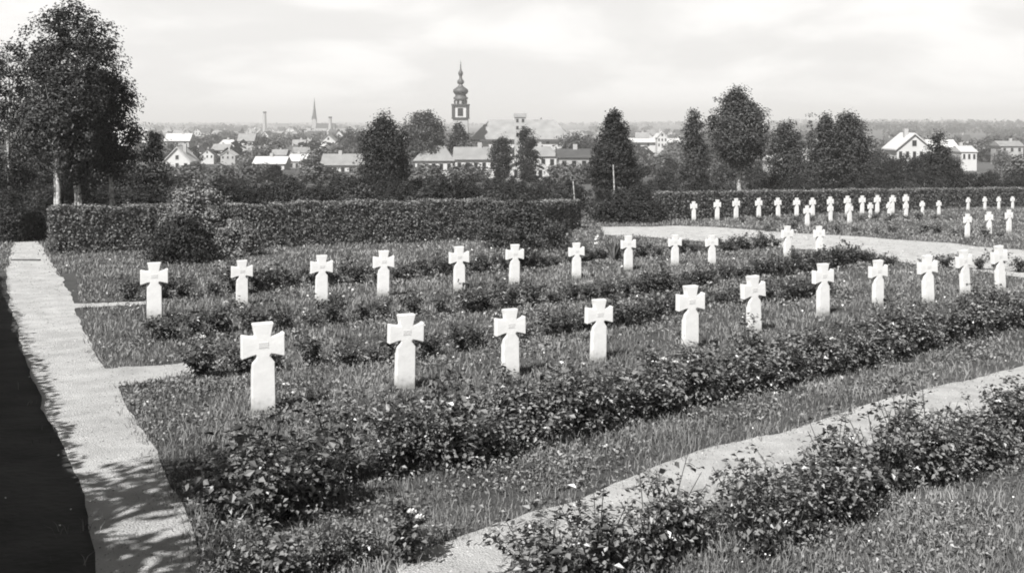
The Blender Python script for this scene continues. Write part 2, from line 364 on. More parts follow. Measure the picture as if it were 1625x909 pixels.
# ------------------------------------------------------------------ memorial crosses
def cross_proto():
    t = thing('memorial_cross', 'x', 'cross')
    mb = MB(); y0, y1 = -.055, .055
    # flared head: four arms widening outward, centre block; z from foot
    c = .815; a = .075; A = .118; Ls = .235; Lt = .185
    head = [(-a, c + a), (-A, c + Lt), (A, c + Lt), (a, c + a), (Ls, c + A + .015), (Ls, c - A - .015), (a, c - a), (-a, c - a), (-Ls, c - A - .015), (-Ls, c + A + .015)]
    shaft = [(-a, c - a), (a, c - a), (.128, .60), (.135, -.12), (-.135, -.12), (-.128, .60)]
    me = bpy.data.meshes.new('cross_body')
    import bmesh
    bm = bmesh.new()
    c = .755; hf = [(A, 1.0), (.100, .93), (.086, c + .100), (.13, c + .103), (Ls, c + .128), (Ls, c - .136), (.13, c - .106), (.086, c - .096), (.070, c - .112), (.080, .62), (.123, .565), (.130, -.12)]; out = [(-x, z) for x, z in hf][::-1][::-1]; out = hf + [(-x, z) for x, z in hf[::-1]]
    f1 = [bm.verts.new((x, y0, z)) for x, z in out]; f2 = [bm.verts.new((x, y1, z)) for x, z in out]
    bm.faces.new(f1); bm.faces.new(f2[::-1])
    for i in range(len(out)): j = (i + 1) % len(out); bm.faces.new((f1[j], f1[i], f2[i], f2[j]))
    bmesh.ops.recalc_face_normals(bm, faces=bm.faces)
    bmesh.ops.bevel(bm, geom=[e for e in bm.edges], offset=.008, segments=2, affect='EDGES')
    bm.to_mesh(me); bm.free(); me.materials.append(M['cross'])
    link('cross_body', me, t)
    pl = MB().box(-.055, .055, y0 - .003, y0 + .004, c - .025, c + .04).obj('name_plate', M['plate'], t)
    eg = MB()
    rg = random.Random(3)
    for r_, zc in enumerate((c + .027, c + .007, c - .013)):
        x = -.05
        while x < .045:
            wd = rg.uniform(.008, .018); eg.box(x, min(x + wd, .052), y0 - .0042, y0 - .0028, zc - .004, zc + .004); x += wd + .006
    eg.obj('inscription', M['engrave'], pl)
    return t
proto = cross_proto()
ORD = ['leftmost', 'second', 'third', 'fourth', 'fifth', 'sixth', 'seventh', 'eighth', 'ninth', 'tenth', 'eleventh', 'twelfth', 'thirteenth', 'fourteenth', 'fifteenth', 'sixteenth', 'seventeenth', 'eighteenth', 'nineteenth', 'twentieth', 'twenty-first', 'twenty-second', 'twenty-third', 'twenty-fourth', 'twenty-fifth', 'twenty-sixth', 'twenty-seventh', 'twenty-eighth', 'twenty-ninth', 'thirtieth']
def ordn(i, n):
    if i == 0: return 'leftmost'
    if i == n - 1: return 'rightmost'
    if i >= n / 2: return ORD[n - 1 - i] + ' from the right'
    return ORD[i] + ' from the left'
ROW1 = [(418, 513, 657), (642, 499, 617), (810, 490, 598), (949, 476, 574), (1095, 452, 555), (1197, 437, 529), (1306, 420, 502), (1393, 413, 485), (1473, 405, 481), (1532, 397, 468), (1588, 388, 460)]
ROW2 = [(245, 418, 507), (384, 413, 484), (510, 405, 480), (608, 398, 470), (729, 390, 460), (816, 388, 451), (915, 385, 441), (997, 374, 428), (1071, 372, 420), (1130, 372, 419), (1249, 358, 408), (1300, 358, 406)]
FAR = [(1101, 320, 350), (1138, 317, 347), (1168, 315, 339), (1204, 315, 343), (1235, 314, 337), (1264, 314, 335), (1290, 314, 338), (1318, 312, 336), (1344, 311, 333), (1368, 311, 332), (1392, 310, 331), (1416, 310, 331), (1438, 309, 331), (1536, 316, 338), (1563, 316, 336), (1585, 315, 334), (1607, 314, 333)]
FAR2 = [(1281, 326, 359), (1318, 325, 353), (1348, 323, 355), (1381, 322, 348), (1411, 321, 346), (1438, 321, 347), (1464, 319, 342), (1490, 319, 341)]
FAR3 = [(1535, 340, 378), (1570, 336, 373), (1601, 333, 370)]
YAW = R(24)
used = False; CROSSPOS = {}
def put_cross(x, yt, yb, label, group, lean=0, yaw=YAW, sx=1):
    global used
    X, Z = at(x, yb); h = (yb - yt) / F * Z
    sc = float(np.clip(h, .88, 1.26)); 
    # the clipped height keeps the head where the photograph has it
    loc = (X, Z, float(gz(X, Z)) + (h - sc) * (1 if h > sc else 0))
    loc = (X, Z, float(gz(X, Z)))
    wz = sc
    if not used: o = proto; o['label'] = label; o['group'] = group; o.location = loc; used = True
    else: o = dup(proto, loc, label=label, group=group)
    o.rotation_euler = (R(random.Random(int(x * 3)).uniform(-1.5, 1.5)), R(-lean + random.Random(int(x * 5)).uniform(-1.1, 1.1)), yaw + random.Random(int(x)).uniform(-.04, .04)); o.scale = (wz * sx, wz, wz)
    return X, Z
random.seed(5)
LEAN = {1588: 4.5, 1532: 3.6, 1473: 1.5, 1197: 1.8, 1306: -.8, 642: -.4, 1249: -1}
SXS = {418: 1.0, 1249: .88, 1300: .88, 642: 1.04, 1532: .9, 1588: .9}
def name_row(row, key, desc, group):
    n = len(row); CROSSPOS[key] = []
    for i, (x, a, b) in enumerate(row):
        CROSSPOS[key].append(put_cross(x, a, b, f'white stone cross, {ordn(i, n)} in {desc}', group, LEAN.get(x, 0), sx=SXS.get(x, .80 if key > 2 else 1)))
name_row(ROW1, 1, 'the nearest row', 'crosses in the nearest row')
name_row(ROW2, 2, 'the second row before the long hedge', 'crosses in the second row')
def on_line(row, x0, y0, x1, y1): return [(x, a, y0 + (x - x0) / (x1 - x0) * (y1 - y0)) for x, a, b in row]
FAR = on_line(FAR, 1101, 350.5, 1607, 332)
name_row(FAR, 3, 'the farthest row along the hedge', 'crosses along the right hedge')
name_row(FAR2, 4, 'the middle row of the far plot', 'crosses in the middle of the far plot')
name_row(FAR3, 5, 'the row of three beside the far path', 'three crosses beside the far path')

# ------------------------------------------------------------------ rose bushes
def rose_proto(seed, h=.55, r=.34, nleaf=740, ls=.050, blossoms=0, tall=1, matl='rose'):
    rng = np.random.default_rng(seed); t = thing('rose_bush', 'x', 'rose bush')
    st = MB(); P = []; N = []
    nst = 9
    tips = []
    for k in range(nst):
        a = k / nst * 2 * math.pi + rng.uniform(-.4, .4); lean = rng.uniform(.2, 1.0) * r; hh = h * rng.uniform(.7, 1.05) * (1.15 if rng.random() < .2 else 1)
        s = np.linspace(0, 1, 6); px = np.cos(a) * lean * s ** 1.3 + rng.normal() * .02 * s; py = np.sin(a) * lean * s ** 1.3 + rng.normal() * .02 * s
        pts = np.column_stack([px, py, hh * s]); st.tube(pts, np.linspace(.007, .003, 6), 4); tips.append(pts[-1])
        for q in range(7):
            u = rng.uniform(.15, 1); base = np.array([np.interp(u, s, px), np.interp(u, s, py), hh * u])
            dv = rng.normal(size=3) * np.array([1, 1, .5]) ; dv /= np.linalg.norm(dv)
            sp = base + dv * rng.uniform(.06, .17); st.tube([base, (base + sp) / 2 + [0, 0, .015], sp], [.003, .0025, .002], 3)
            m = int(nleaf / nst / 7) + 1
            tt = rng.uniform(.2, 1.1, m)[:, None]; pp = base + (sp - base) * tt + rng.normal(size=(m, 3)) * .035
            P.append(pp); N.append(rng.normal(size=(m, 3)) * .55 + np.array([0, 0, 1.0]) + unit(pp - np.array([0, 0, h * .4])) * .5)
    P = np.concatenate(P); N = np.concatenate(N); P[:, 2] = np.maximum(P[:, 2], .02)
    sz = ls * rng.uniform(.65, 1.35, len(P))
    st.obj('stem', M['stem'], t)
    mb = MB(); mb.add(*leaf_arrays(P, N, sz, sz * .68, rng)); mb.obj('foliage', M[matl], t)
    for k in range(blossoms):
        tp = tips[k % len(tips)] + rng.normal(size=3) * .02 + np.array([0, 0, .03]); bl = MB()
        for ring, (rr, zz_, m) in enumerate(((.030, 0, 6), (.020, .012, 5), (.010, .020, 3))):
            for q in range(m):
                a = q / m * 6.283 + ring * .5; c_, s_ = math.cos(a), math.sin(a); w_ = rr * .75
                V = [tp + np.array([c_ * rr * .2, s_ * rr * .2, zz_ - .01]), tp + np.array([c_ * rr - s_ * w_ * .7, s_ * rr + c_ * w_ * .7, zz_ + .004]), tp + np.array([c_ * rr * 1.35, s_ * rr * 1.35, zz_ + .012]), tp + np.array([c_ * rr + s_ * w_ * .7, s_ * rr - c_ * w_ * .7, zz_ + .004])]
                bl.add(V, [(0, 1, 2, 3)])
        bl.obj('blossom', M['petal'], t)
    return t
ROSES = [rose_proto(21, .52, .34), rose_proto(22, .58, .30, blossoms=2), rose_proto(23, .46, .38, 760), rose_proto(24, .62, .32, 560, blossoms=1), rose_proto(25, .42, .36, 700), rose_proto(26, .66, .30, 520)]
LOWS = [rose_proto(31, .44, .36, 560, .06, matl='rosed'), rose_proto(32, .50, .40, 620, .06, matl='rosed'), rose_proto(33, .38, .34, 500, .06, blossoms=1, matl='rosed')]
FARS = [rose_proto(41, .42, .42, 300, .085, matl='hedge'), rose_proto(42, .5, .46, 340, .085, matl='hedge')]
USED = set(); LBL = {}
def dirword(dx): return 'left' if dx < 0 else 'right'
def place_bush(protos, X, Y, s, label, group, rng):
    p = protos[rng.randrange(len(protos))]; z = float(gz(X, Y)) - .01; rz = rng.uniform(0, 6.28); sc = (s * rng.uniform(.85, 1.2), s * rng.uniform(.85, 1.2), s * rng.uniform(.85, 1.15))
    if p.name not in USED:
        USED.add(p.name); p.location = (X, Y, z); p.rotation_euler = (0, 0, rz); p.scale = sc; p['label'] = label; p['group'] = group; return p
    return dup(p, (X, Y, z), rz, sc, label, group)
BUSHXY = []
def bed(px, spacing, protos, scale, desc, group, seed, depth=0, jitter=.10, skip=.0, tone='rose bush'):
    rng = random.Random(seed); P = np.array([at(*p) for p in px]); d = np.linalg.norm(np.diff(P, axis=0), axis=1).sum(); n = max(2, int(round(d / spacing)) + 1)
    Q = resample(P, n); dr = np.gradient(Q, axis=0); dr /= np.linalg.norm(dr, axis=1)[:, None]; nr = np.stack([-dr[:, 1], dr[:, 0]], 1); nr *= np.sign(nr[:, 1:2] + 1e-6)
    items = []
    for i, q in enumerate(Q):
        for k in range(depth + 1):
            if rng.random() < skip: continue
            p = q + nr[i] * (k * spacing * .85) + np.array([rng.uniform(-jitter, jitter), rng.uniform(-jitter, jitter)])
            if depth and k: p = p + dr[i] * spacing * .5
            items.append((k, p[0], p[1]))
    per = {}
    for k, X, Y in items: per.setdefault(k, []).append((X, Y))
    for k, lst in per.items():
        lst.sort(key=lambda a: a[0] / a[1]); m = len(lst)
        for i, (X, Y) in enumerate(lst):
            where = desc if depth == 0 else (('front line, ' if k == 0 else 'back line, ') + desc)
            lab = f'{tone}, {ordn(i, m)}, {where}'
            place_bush(protos, X, Y, scale * rng.uniform(.72, 1.25), lab, group, rng); BUSHXY.append((X, Y))
bed([(870, 960), (980, 935), (1090, 912), (1200, 884), (1320, 838), (1440, 790), (1560, 742), (1680, 702)], .42, ROSES, .86, 'bed before the wide path', 'roses before the wide path', 51, depth=1, skip=.05, jitter=.13)
bed([(430, 850), (520, 800), (600, 768), (700, 742), (800, 718), (900, 694), (1000, 668), (1100, 642), (1200, 624), (1300, 600), (1400, 575), (1500, 550), (1640, 515)], .44, ROSES, 1.12, 'bed in front of the nearest crosses', 'roses in front of the nearest crosses', 52, depth=1, skip=.08)
bed([(340, 930), (460, 915), (580, 905), (660, 898)], .36, ROSES, .72, 'corner patch by the path fork', 'roses in the near corner patch', 53)
bed([(330, 600), (390, 590), (470, 580), (560, 578), (660, 568), (760, 550), (850, 540), (950, 520), (1010, 512), (1080, 490), (1140, 482), (1240, 480), (1310, 465)], .52, LOWS, .95, 'bed directly behind the nearest crosses', 'roses behind the nearest crosses', 54)
bed([(255, 540), (350, 530), (480, 520), (600, 505), (700, 500), (800, 490), (900, 482), (1000, 470), (1080, 458), (1180, 440), (1290, 425), (1380, 415)], .55, LOWS, .95, 'middle bed between the two cross rows', 'roses between the cross rows', 55, depth=0)
bed([(205, 478), (300, 472), (400, 465), (470, 455), (580, 450), (680, 440), (760, 432), (850, 425), (960, 412), (1080, 405), (1150, 400), (1230, 392)], .60, LOWS, 1.05, 'bed along the second cross row', 'roses along the second cross row', 56)
bed([(1225, 440), (1300, 430), (1360, 418), (1470, 425), (1500, 425), (1620, 432)], .55, LOWS, 1.1, 'bed at the far path bend', 'roses by the far path bend', 57, skip=.1)
bed([(1180, 352), (1260, 351), (1320, 352), (1400, 350), (1500, 348), (1600, 350)], .95, FARS, .75, 'bed of the far plot beneath the hedge', 'low bushes of the far plot', 58, skip=.1)
bed([(1215, 368), (1260, 366), (1330, 370), (1400, 371), (1480, 370), (1590, 378)], .80, FARS, .85, 'front bed of the far plot', 'low front bushes of the far plot', 59, skip=.1)

# ------------------------------------------------------------------ grass and ground cover (nobody could count them)
BX = np.array(BUSHXY)
def sample(n, z0, z1, seed, half=.60, margin=1.6):
    rng = np.random.default_rng(seed); Z = z0 * (z1 / z0) ** rng.uniform(0, 1, n); X = rng.uniform(-1, 1, n) * (half * Z + margin); return X, Z, rng
def blades(name, n, z0, z1, seed, mat_, h=.085, wpx=.0068, label='grass'):
    X, Z, rng = sample(n, z0, z1, seed)
    P1 = np.column_stack([X, Z, X * 0]); ox = (noise3(P1, 3.3, 4) + .7 * noise3(P1, 9, 2)) * .09
    keep = ~(on_path(X + ox + rng.normal(size=n) * .03, Z + ox + rng.normal(size=n) * .03) & on_path(X + rng.normal(size=n) * .11, Z + rng.normal(size=n) * .11) & on_path(X - ox, Z - ox))
    edge = on_path(X + rng.normal(size=n) * .12, Z + rng.normal(size=n) * .12)
    P0 = np.column_stack([X, Z, np.zeros(n)])
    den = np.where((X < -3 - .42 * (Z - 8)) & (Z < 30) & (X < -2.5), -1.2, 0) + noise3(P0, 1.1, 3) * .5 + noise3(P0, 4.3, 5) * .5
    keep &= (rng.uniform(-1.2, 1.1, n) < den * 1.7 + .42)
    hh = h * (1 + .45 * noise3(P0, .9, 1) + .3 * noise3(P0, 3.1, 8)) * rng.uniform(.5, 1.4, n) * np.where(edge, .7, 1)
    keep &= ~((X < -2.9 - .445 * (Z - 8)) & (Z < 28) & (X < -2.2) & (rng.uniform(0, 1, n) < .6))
    X, Z, hh, P0 = X[keep], Z[keep], hh[keep], P0[keep]; n = len(X)
    a = rng.uniform(0, 6.283, n); wd = wpx * np.maximum(Z / 8, .8) * rng.uniform(.6, 1.3, n); hh = hh * np.clip(1 + (Z - 12) * .006, 1, 1.3)
    ln = rng.uniform(.15, 1.0, n) * hh; b = rng.uniform(0, 6.283, n); z = gz(X, Z)
    B0 = np.column_stack([X - np.cos(a) * wd / 2, Z - np.sin(a) * wd / 2, z - .005]); B1 = np.column_stack([X + np.cos(a) * wd / 2, Z + np.sin(a) * wd / 2, z - .005])
    M0 = np.column_stack([X - np.cos(a) * wd * .4 + np.cos(b) * ln * .35, Z - np.sin(a) * wd * .4 + np.sin(b) * ln * .35, z + hh * .62]); M1 = np.column_stack([X + np.cos(a) * wd * .4 + np.cos(b) * ln * .35, Z + np.sin(a) * wd * .4 + np.sin(b) * ln * .35, z + hh * .62])
    T = np.column_stack([X + np.cos(b) * ln, Z + np.sin(b) * ln, z + hh])
    V = np.stack([B0, B1, M1, M0, T], 1).reshape(-1, 3); i = np.arange(n)[:, None] * 5
    o = link(name, new_mesh(name, V, [i + np.array([[0, 1, 2, 3]]), i + np.array([[3, 2, 4]])], mat_)); tag(o, label, None, None, 'stuff'); return o
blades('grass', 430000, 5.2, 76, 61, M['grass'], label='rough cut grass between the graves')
# leafy ground cover of the plots with tiny pale flowers
def cover(n, seed):
    X, Z, rng = sample(n, 5.2, 60, seed); P0 = np.column_stack([X, Z, np.zeros(n)])
    keep = ~on_path(X, Z); patch = noise3(P0, 1.6, 2) + .6 * noise3(P0, 4.7, 6); keep &= patch > rng.uniform(-.9, .7, n)
    cell = set()                               # close to the beds, and on the leafy plot before the nearest crosses
    for bx, by in BUSHXY:
        for i_ in range(-2, 3):
            for j_ in range(-2, 3): cell.add((int(bx / .35) + i_, int(by / .35) + j_))
    near = np.array([(int(a / .35), int(b / .35)) in cell for a, b in zip(X, Z)])
    plot = inside(np.array([at(*p) for p in [(190, 625), (400, 590), (620, 640), (520, 760), (420, 900), (280, 900)]]), X, Z)
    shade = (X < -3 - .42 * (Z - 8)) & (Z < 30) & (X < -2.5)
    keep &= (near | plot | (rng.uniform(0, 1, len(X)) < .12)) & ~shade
    X, Z, patch = X[keep], Z[keep], patch[keep]; n = len(X)
    sz = .030 * np.maximum(Z / 8, 1) ** .8 * rng.uniform(.6, 1.4, n)
    hz = rng.uniform(0, 1, n) * (.05 + .09 * np.clip(patch, 0, 1)) + .02
    P = np.column_stack([X, Z, gz(X, Z) + hz]); N = rng.normal(size=(n, 3)) * .6 + np.array([0, 0, 1.])
    o = link('ground_cover', new_mesh('ground_cover', *leaf_arrays(P, N, sz, sz * .75, rng), M['cover'])); tag(o, 'low leafy ground cover on the grave plots', kind='stuff')
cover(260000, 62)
def gravel(n, seed):
    X, Z, rng = sample(n, 5.2, 50, seed); keep = on_path(X, Z); X, Z = X[keep], Z[keep]; n = len(X)
    s = .006 * np.maximum(Z / 8, 1) ** .8 * rng.uniform(.5, 1.8, n)
    P = np.column_stack([X, Z, gz(X, Z) + .018]); a = rng.uniform(0, 6.283, n); c, d = np.cos(a)[:, None], np.sin(a)[:, None]; e = s[:, None]
    U = np.column_stack([c, d, c * 0]) * e; W_ = np.column_stack([-d, c, c * 0]) * e * .8; T = P + np.column_stack([0 * a, 0 * a, s * .45])
    V = np.stack([P - U, P - W_, P + U, P + W_, T], 1).reshape(-1, 3); i = np.arange(n)[:, None] * 5
    o = link('gravel', new_mesh('gravel', V, [i + np.array([[k, (k + 1) % 4, 4]]) for k in range(4)], M['stones'])); tag(o, 'loose grit and small stones on the paths', kind='stuff')
gravel(60000, 65)
def daisies(n, seed):
    X, Z, rng = sample(n, 5.2, 45, seed); P0 = np.column_stack([X, Z, np.zeros(n)])
    keep = ~on_path(X, Z); keep &= (noise3(P0, 1.3, 4) + .5 * noise3(P0, 5, 1)) > rng.uniform(-.3, 1.4, n)
    X, Z = X[keep], Z[keep]; n = len(X); sz = .013 * np.maximum(Z / 8, 1) * rng.uniform(.6, 1.4, n)
    P = np.column_stack([X, Z, gz(X, Z) + rng.uniform(.06, .14, n)]); N = rng.normal(size=(n, 3)) * .4 + np.array([0, -.3, 1.])
    o = link('small_flowers', new_mesh('small_flowers', *leaf_arrays(P, N, sz, sz, rng), M['petal'])); tag(o, 'tiny pale flowers scattered over the grave plots', kind='stuff')
daisies(5500, 63)

# ------------------------------------------------------------------ trees and shrubs
def crown_env(kind, t):
    if kind == 'round': return np.sqrt(np.clip(1 - (2 * t - 1) ** 2, 0, 1)) * (1 - .12 * t)
    if kind == 'cone': return np.clip((1 - t) ** .75, 0, 1) * np.clip(t * 9 + .35, 0, 1)
    if kind == 'column': return np.clip(1 - np.abs(2 * t - .9) ** 3.5, .05, 1)
    if kind == 'birch': return np.clip(np.sin(math.pi * np.clip(t * .86 + .12, 0, 1)) ** .8, .02, 1)
    if kind == 'shrub': return np.sqrt(np.clip(1 - t ** 2.2, 0, 1))
    return np.clip(1 - t, 0, 1)
def crown_points(kind, H, W, z0, ncl, per, rng, cs, flat=.7, seed=0, lop=.25, spike=.3):
    """leaf clumps spread through the crown's volume; returns positions, normals"""
    H = H - cs * .75; t = rng.uniform(0, 1, ncl * 3); r = crown_env(kind, t); keep = rng.uniform(0, 1, ncl * 3) < (r + .12); t = t[keep][:ncl]; r = r[keep][:ncl]; n = len(t)
    a = rng.uniform(0, 6.283, n); lobe = 1 + lop * np.sin(a * 3 + t * 7 + seed) * np.sin(t * 11 + seed * 2 + a) + .12 * rng.normal(size=n)
    rr = r * np.sqrt(rng.uniform(.12, 1, n)) * lobe * W
    C = np.column_stack([rr * np.cos(a), rr * np.sin(a), z0 + t * H])
    C[:, 2] += rng.normal(size=n) * cs * .3
    s = cs * rng.uniform(.6, 1.5, n)
    o = rng.normal(size=(n, per, 3)); q_ = np.linalg.norm(o, axis=2, keepdims=True); o = o / q_ * np.minimum(q_, 1.7) * np.array([1, 1, flat]) * s[:, None, None] * .52
    od = unit(C - np.array([0, 0, z0 + H * .35])); o = o + od[:, None, :] * np.abs(rng.normal(size=(n, per, 1))).clip(0, 1.8) * s[:, None, None] * spike
    P = (C[:, None] + o); ctr = np.array([0, 0, z0 + H * .45])
    N = unit(o.reshape(-1, 3)) * .7 + unit((C - ctr)).repeat(per, 0) * .5 + np.array([0, 0, .45]) + rng.normal(size=(n * per, 3)) * .45
    return P.reshape(-1, 3), N, C
def tree_proto(name, cat, kind, H, W, z0, ncl, per, cs, ls, seed, lm, bm, tr=.12, ntr=1, flat=.7, lop=.25, stems=True, spread=.0):
    """H total height, W crown half width, z0 height of crown's foot"""
    rng = np.random.default_rng(seed); t = thing(name, 'x', cat)
    P, N, C = crown_points(kind, H - z0, W, z0, ncl, per, rng, cs, flat, seed, lop)
    sz = ls * rng.uniform(.6, 1.4, len(P)); mb = MB(); mb.add(*leaf_arrays(P, N, sz, sz * .7, rng))
    tb = MB()
    for k in range(ntr):
        bx, by = (rng.normal() * spread, rng.normal() * spread) if ntr > 1 else (0, 0)
        s = np.linspace(0, 1, 9); px = bx + np.cumsum(rng.normal(size=9) * .012 * H) * .6 * (s > 0); py = by + np.cumsum(rng.normal(size=9) * .012 * H) * .6
        top = H * (.93 if ntr == 1 else rng.uniform(.7, .92)); pts = np.column_stack([px, py, s * top - .15])
        tb.tube(pts, tr * (1 - s * .88) / (ntr ** .4), 8)
        nl = 14 if ntr == 1 else 6
        zt = pts[:, 2]
        for q in rng.choice(len(C), nl, replace=False):
            c = C[q]; zb = z0 * .85 + (c[2] - z0) * .55; b = np.array([np.interp(zb, zt, px), np.interp(zb, zt, py), zb])
            md = (b + c) / 2 + np.array([0, 0, .04 * H]); rb = tr * (1 - zb / H) * .45 + .01; tb.tube([b, md, c], [rb, rb * .6, rb * .2], 5)
    tb.obj('trunk' if cat == 'tree' else 'stem', M[bm], t, smooth=True); mb.obj('crown' if cat == 'tree' else 'foliage', M[lm], t)
    return t
def move(t, X, Y, sc=(1, 1, 1), rz=0, label=None, group=None, z=None):
    t.location = (X, Y, float(gz2(X, Y)) if z is None else z); t.scale = sc; t.rotation_euler = (0, 0, rz)
    if label: t['label'] = label
    if group: t['group'] = group
# the tall birches at the left
def at_px(x, ytop, Z):        # ground point and height of something whose top is at ytop, standing at depth Z
    X = ax(x, Z); g = float(gz2(X, Z)); return X, g, zy(ytop, Z) - g
def big_tree(name, kind, x, ytop, Z, hw, z0, label, seed, lm='leaf', bm='birch', ncl=420, per=60, cs=.42, ls=.115, tr=.13, **k):
    X, g, H = at_px(x, ytop, Z); t = tree_proto(name, 'tree', kind, H, hw / F * Z, z0, ncl, per, cs, ls, seed, lm, bm, tr, **k); move(t, X, Z, label=label, z=g); return t
big_tree('birch_tree', 'round', 114, 4, 43, 84, 2.9, 'tallest dark birch above the left end of the hedge', 71, lm='leafd', ncl=520, per=56, lop=.42, cs=.40, ntr=3, spread=.32)
big_tree('birch_tree', 'birch', 14, 58, 48, 62, 2.2, 'birch left of the tallest one, over the path end', 72, lm='leafd', ncl=270, per=54)
big_tree('birch_tree', 'round', 176, 112, 45, 42, 2.6, 'lower birch with drooping boughs right of the tallest one', 73, lm='leafd', ncl=230, per=50, lop=.4)
big_tree('birch_tree', 'birch', 92, 100, 41, 52, 2.7, 'slender birch with pale bare trunk in front of the tallest one', 74, lm='leaf', ncl=130, per=50)
big_tree('birch_tree', 'column', 128, 180, 41.5, 22, 2.6, 'thin pale trunked birch close behind the hedge corner', 75, lm='leafd', ncl=90, tr=.08)
# named single trees
def conifer(x, ytop, Z, hw, z0, label, seed, **k): return big_tree('conifer_tree', 'cone', x, ytop, Z, hw, z0, label, seed, **{**dict(lm='leafd', bm='bark', ncl=300, per=36, cs=.38, ls=.15, flat=.4), **k})
conifer(243, 196, 62, 30, .3, 'slim dark spruce beside the birches', 81, ncl=190, per=40)
big_tree('broadleaf_tree', 'column', 610, 176, 84, 35, .6, 'dark upright tree left of the onion domed tower', 82, lm='leafd', bm='bark', ncl=420, per=46, cs=.55, ls=.17, lop=.15)
conifer(975, 170, 76, 40, 1.7, 'dense dark cone shaped tree beside the hedge gap', 83, ncl=620, per=40, cs=.42, lop=.08)
big_tree('broadleaf_tree', 'birch', 1171, 142, 86, 41, 3.3, 'tallest bushy tree with pale trunk behind the right hedge', 84, lm='leaf', bm='birch', ncl=520, per=44, cs=.55, ls=.17, tr=.22)
conifer(1101, 164, 88, 27, 1.0, 'pointed tree just left of the tallest tree on the right', 85, ncl=300, lm='leaf', cs=.5)
big_tree('broadleaf_tree', 'round', 1246, 192, 98, 26, 1.0, 'small round tree right of the tallest tree', 86, lm='leaf', bm='bark', ncl=240, per=44, cs=.6, ls=.19)
big_tree('broadleaf_tree', 'birch', 1310, 176, 92, 18, 1.0, 'narrow tree on the left of the pair behind the right hedge', 87, lm='leaf', bm='bark', ncl=220, per=44, cs=.55, ls=.18)
big_tree('broadleaf_tree', 'birch', 1346, 175, 94, 33, 1.0, 'broad tree on the right of the pair behind the right hedge', 88, lm='leaf', bm='bark', ncl=360, per=44, cs=.6, ls=.18)
conifer(1287, 184, 96, 14, .8, 'thin pointed tree left of the pair behind the right hedge', 89, ncl=90, lm='leaf')
big_tree('broadleaf_tree', 'column', 1489, 206, 100, 14, .8, 'narrow dark tree in front of the large white house', 90, lm='leafd', bm='bark', ncl=120, per=40, cs=.55, ls=.18)
big_tree('broadleaf_tree', 'round', 673, 174, 235, 29, 3, 'round crowned tree left of the onion domed tower', 91, lm='leaf', bm='bark', ncl=260, per=40, cs=1.3, ls=.46, tr=.3)
big_tree('broadleaf_tree', 'shrub', 727, 194, 240, 17, 1, 'tree standing before the foot of the onion domed tower', 92, lm='leaf', bm='bark', ncl=150, per=40, cs=1.1, ls=.42, tr=.25)
big_tree('broadleaf_tree', 'round', 795, 214, 170, 15, .8, 'small dark tree before the long church roof', 93, lm='leafd', bm='bark', ncl=120, per=40, cs=.8, ls=.3)
big_tree('broadleaf_tree', 'column', 836, 198, 180, 15, 1, 'dark tree between tower block and long roofs', 94, lm='leafd', bm='bark', ncl=130, per=40, cs=.8, ls=.3)
big_tree('broadleaf_tree', 'round', 560, 205, 420, 22, 1, 'distant round tree at the town edge left of the upright tree', 95, lm='leaf', bm='bark', ncl=110, per=30, cs=1.8, ls=.8, tr=.3)
big_tree('broadleaf_tree', 'round', 918, 212, 330, 34, 1, 'spreading tree right of the church roofs', 96, lm='leaf', bm='bark', ncl=150, per=30, cs=1.6, ls=.65, tr=.3)
# shrubs near the hedges
def shrub(x, ytop, yb, hw, label, seed, lm='leafd', ncl=220, per=40, cs=.26, ls=.085, kind='shrub', name='garden_shrub', lop=.25, z0=.0):
    X, Z = at(x, yb); H = (yb - ytop) / F * Z; t = tree_proto(name, 'shrub', kind, H, hw / F * Z, z0, ncl, per, cs, ls, seed, lm, 'stem', .03, ntr=4, spread=.1, flat=.7, lop=lop); move(t, X, Z, label=label); return t
shrub(290, 344, 416, 50, 'dark spreading shrub in front of the left hedge', 101, lm='leafd')
shrub(313, 276, 401, 54, 'tall feathery shrub rising over the left hedge', 102, lm='feather', ncl=260, cs=.28, lop=.55, kind='birch')
shrub(372, 345, 406, 34, 'pale low bush right of the dark spreading shrub', 103, lm='feather', ncl=110)
shrub(828, 312, 394, 60, 'large dark bush at the end of the long hedge', 104, lm='leaf', ncl=260, lop=.6, cs=.30)
shrub(862, 338, 391, 34, 'lower dark bush against the right side of the large bush', 105, lm='leafd', ncl=140)
shrub(1000, 296, 352, 52, 'broad leafy bush beside the gap between hedges', 106, lm='leafd', ncl=300, cs=.32, ls=.11)
shrub(965, 318, 350, 22, 'small rounded bush at the foot of the cone shaped tree', 107, lm='leaf', ncl=90, cs=.3, ls=.11)
shrub(20, 300, 384, 22, 'dark shrub at the far end of the left path', 108, lm='leafd', ncl=120)
shrub(52, 322, 380, 24, 'dark shrub filling the gap between path and hedge', 109, lm='leafd', ncl=130)

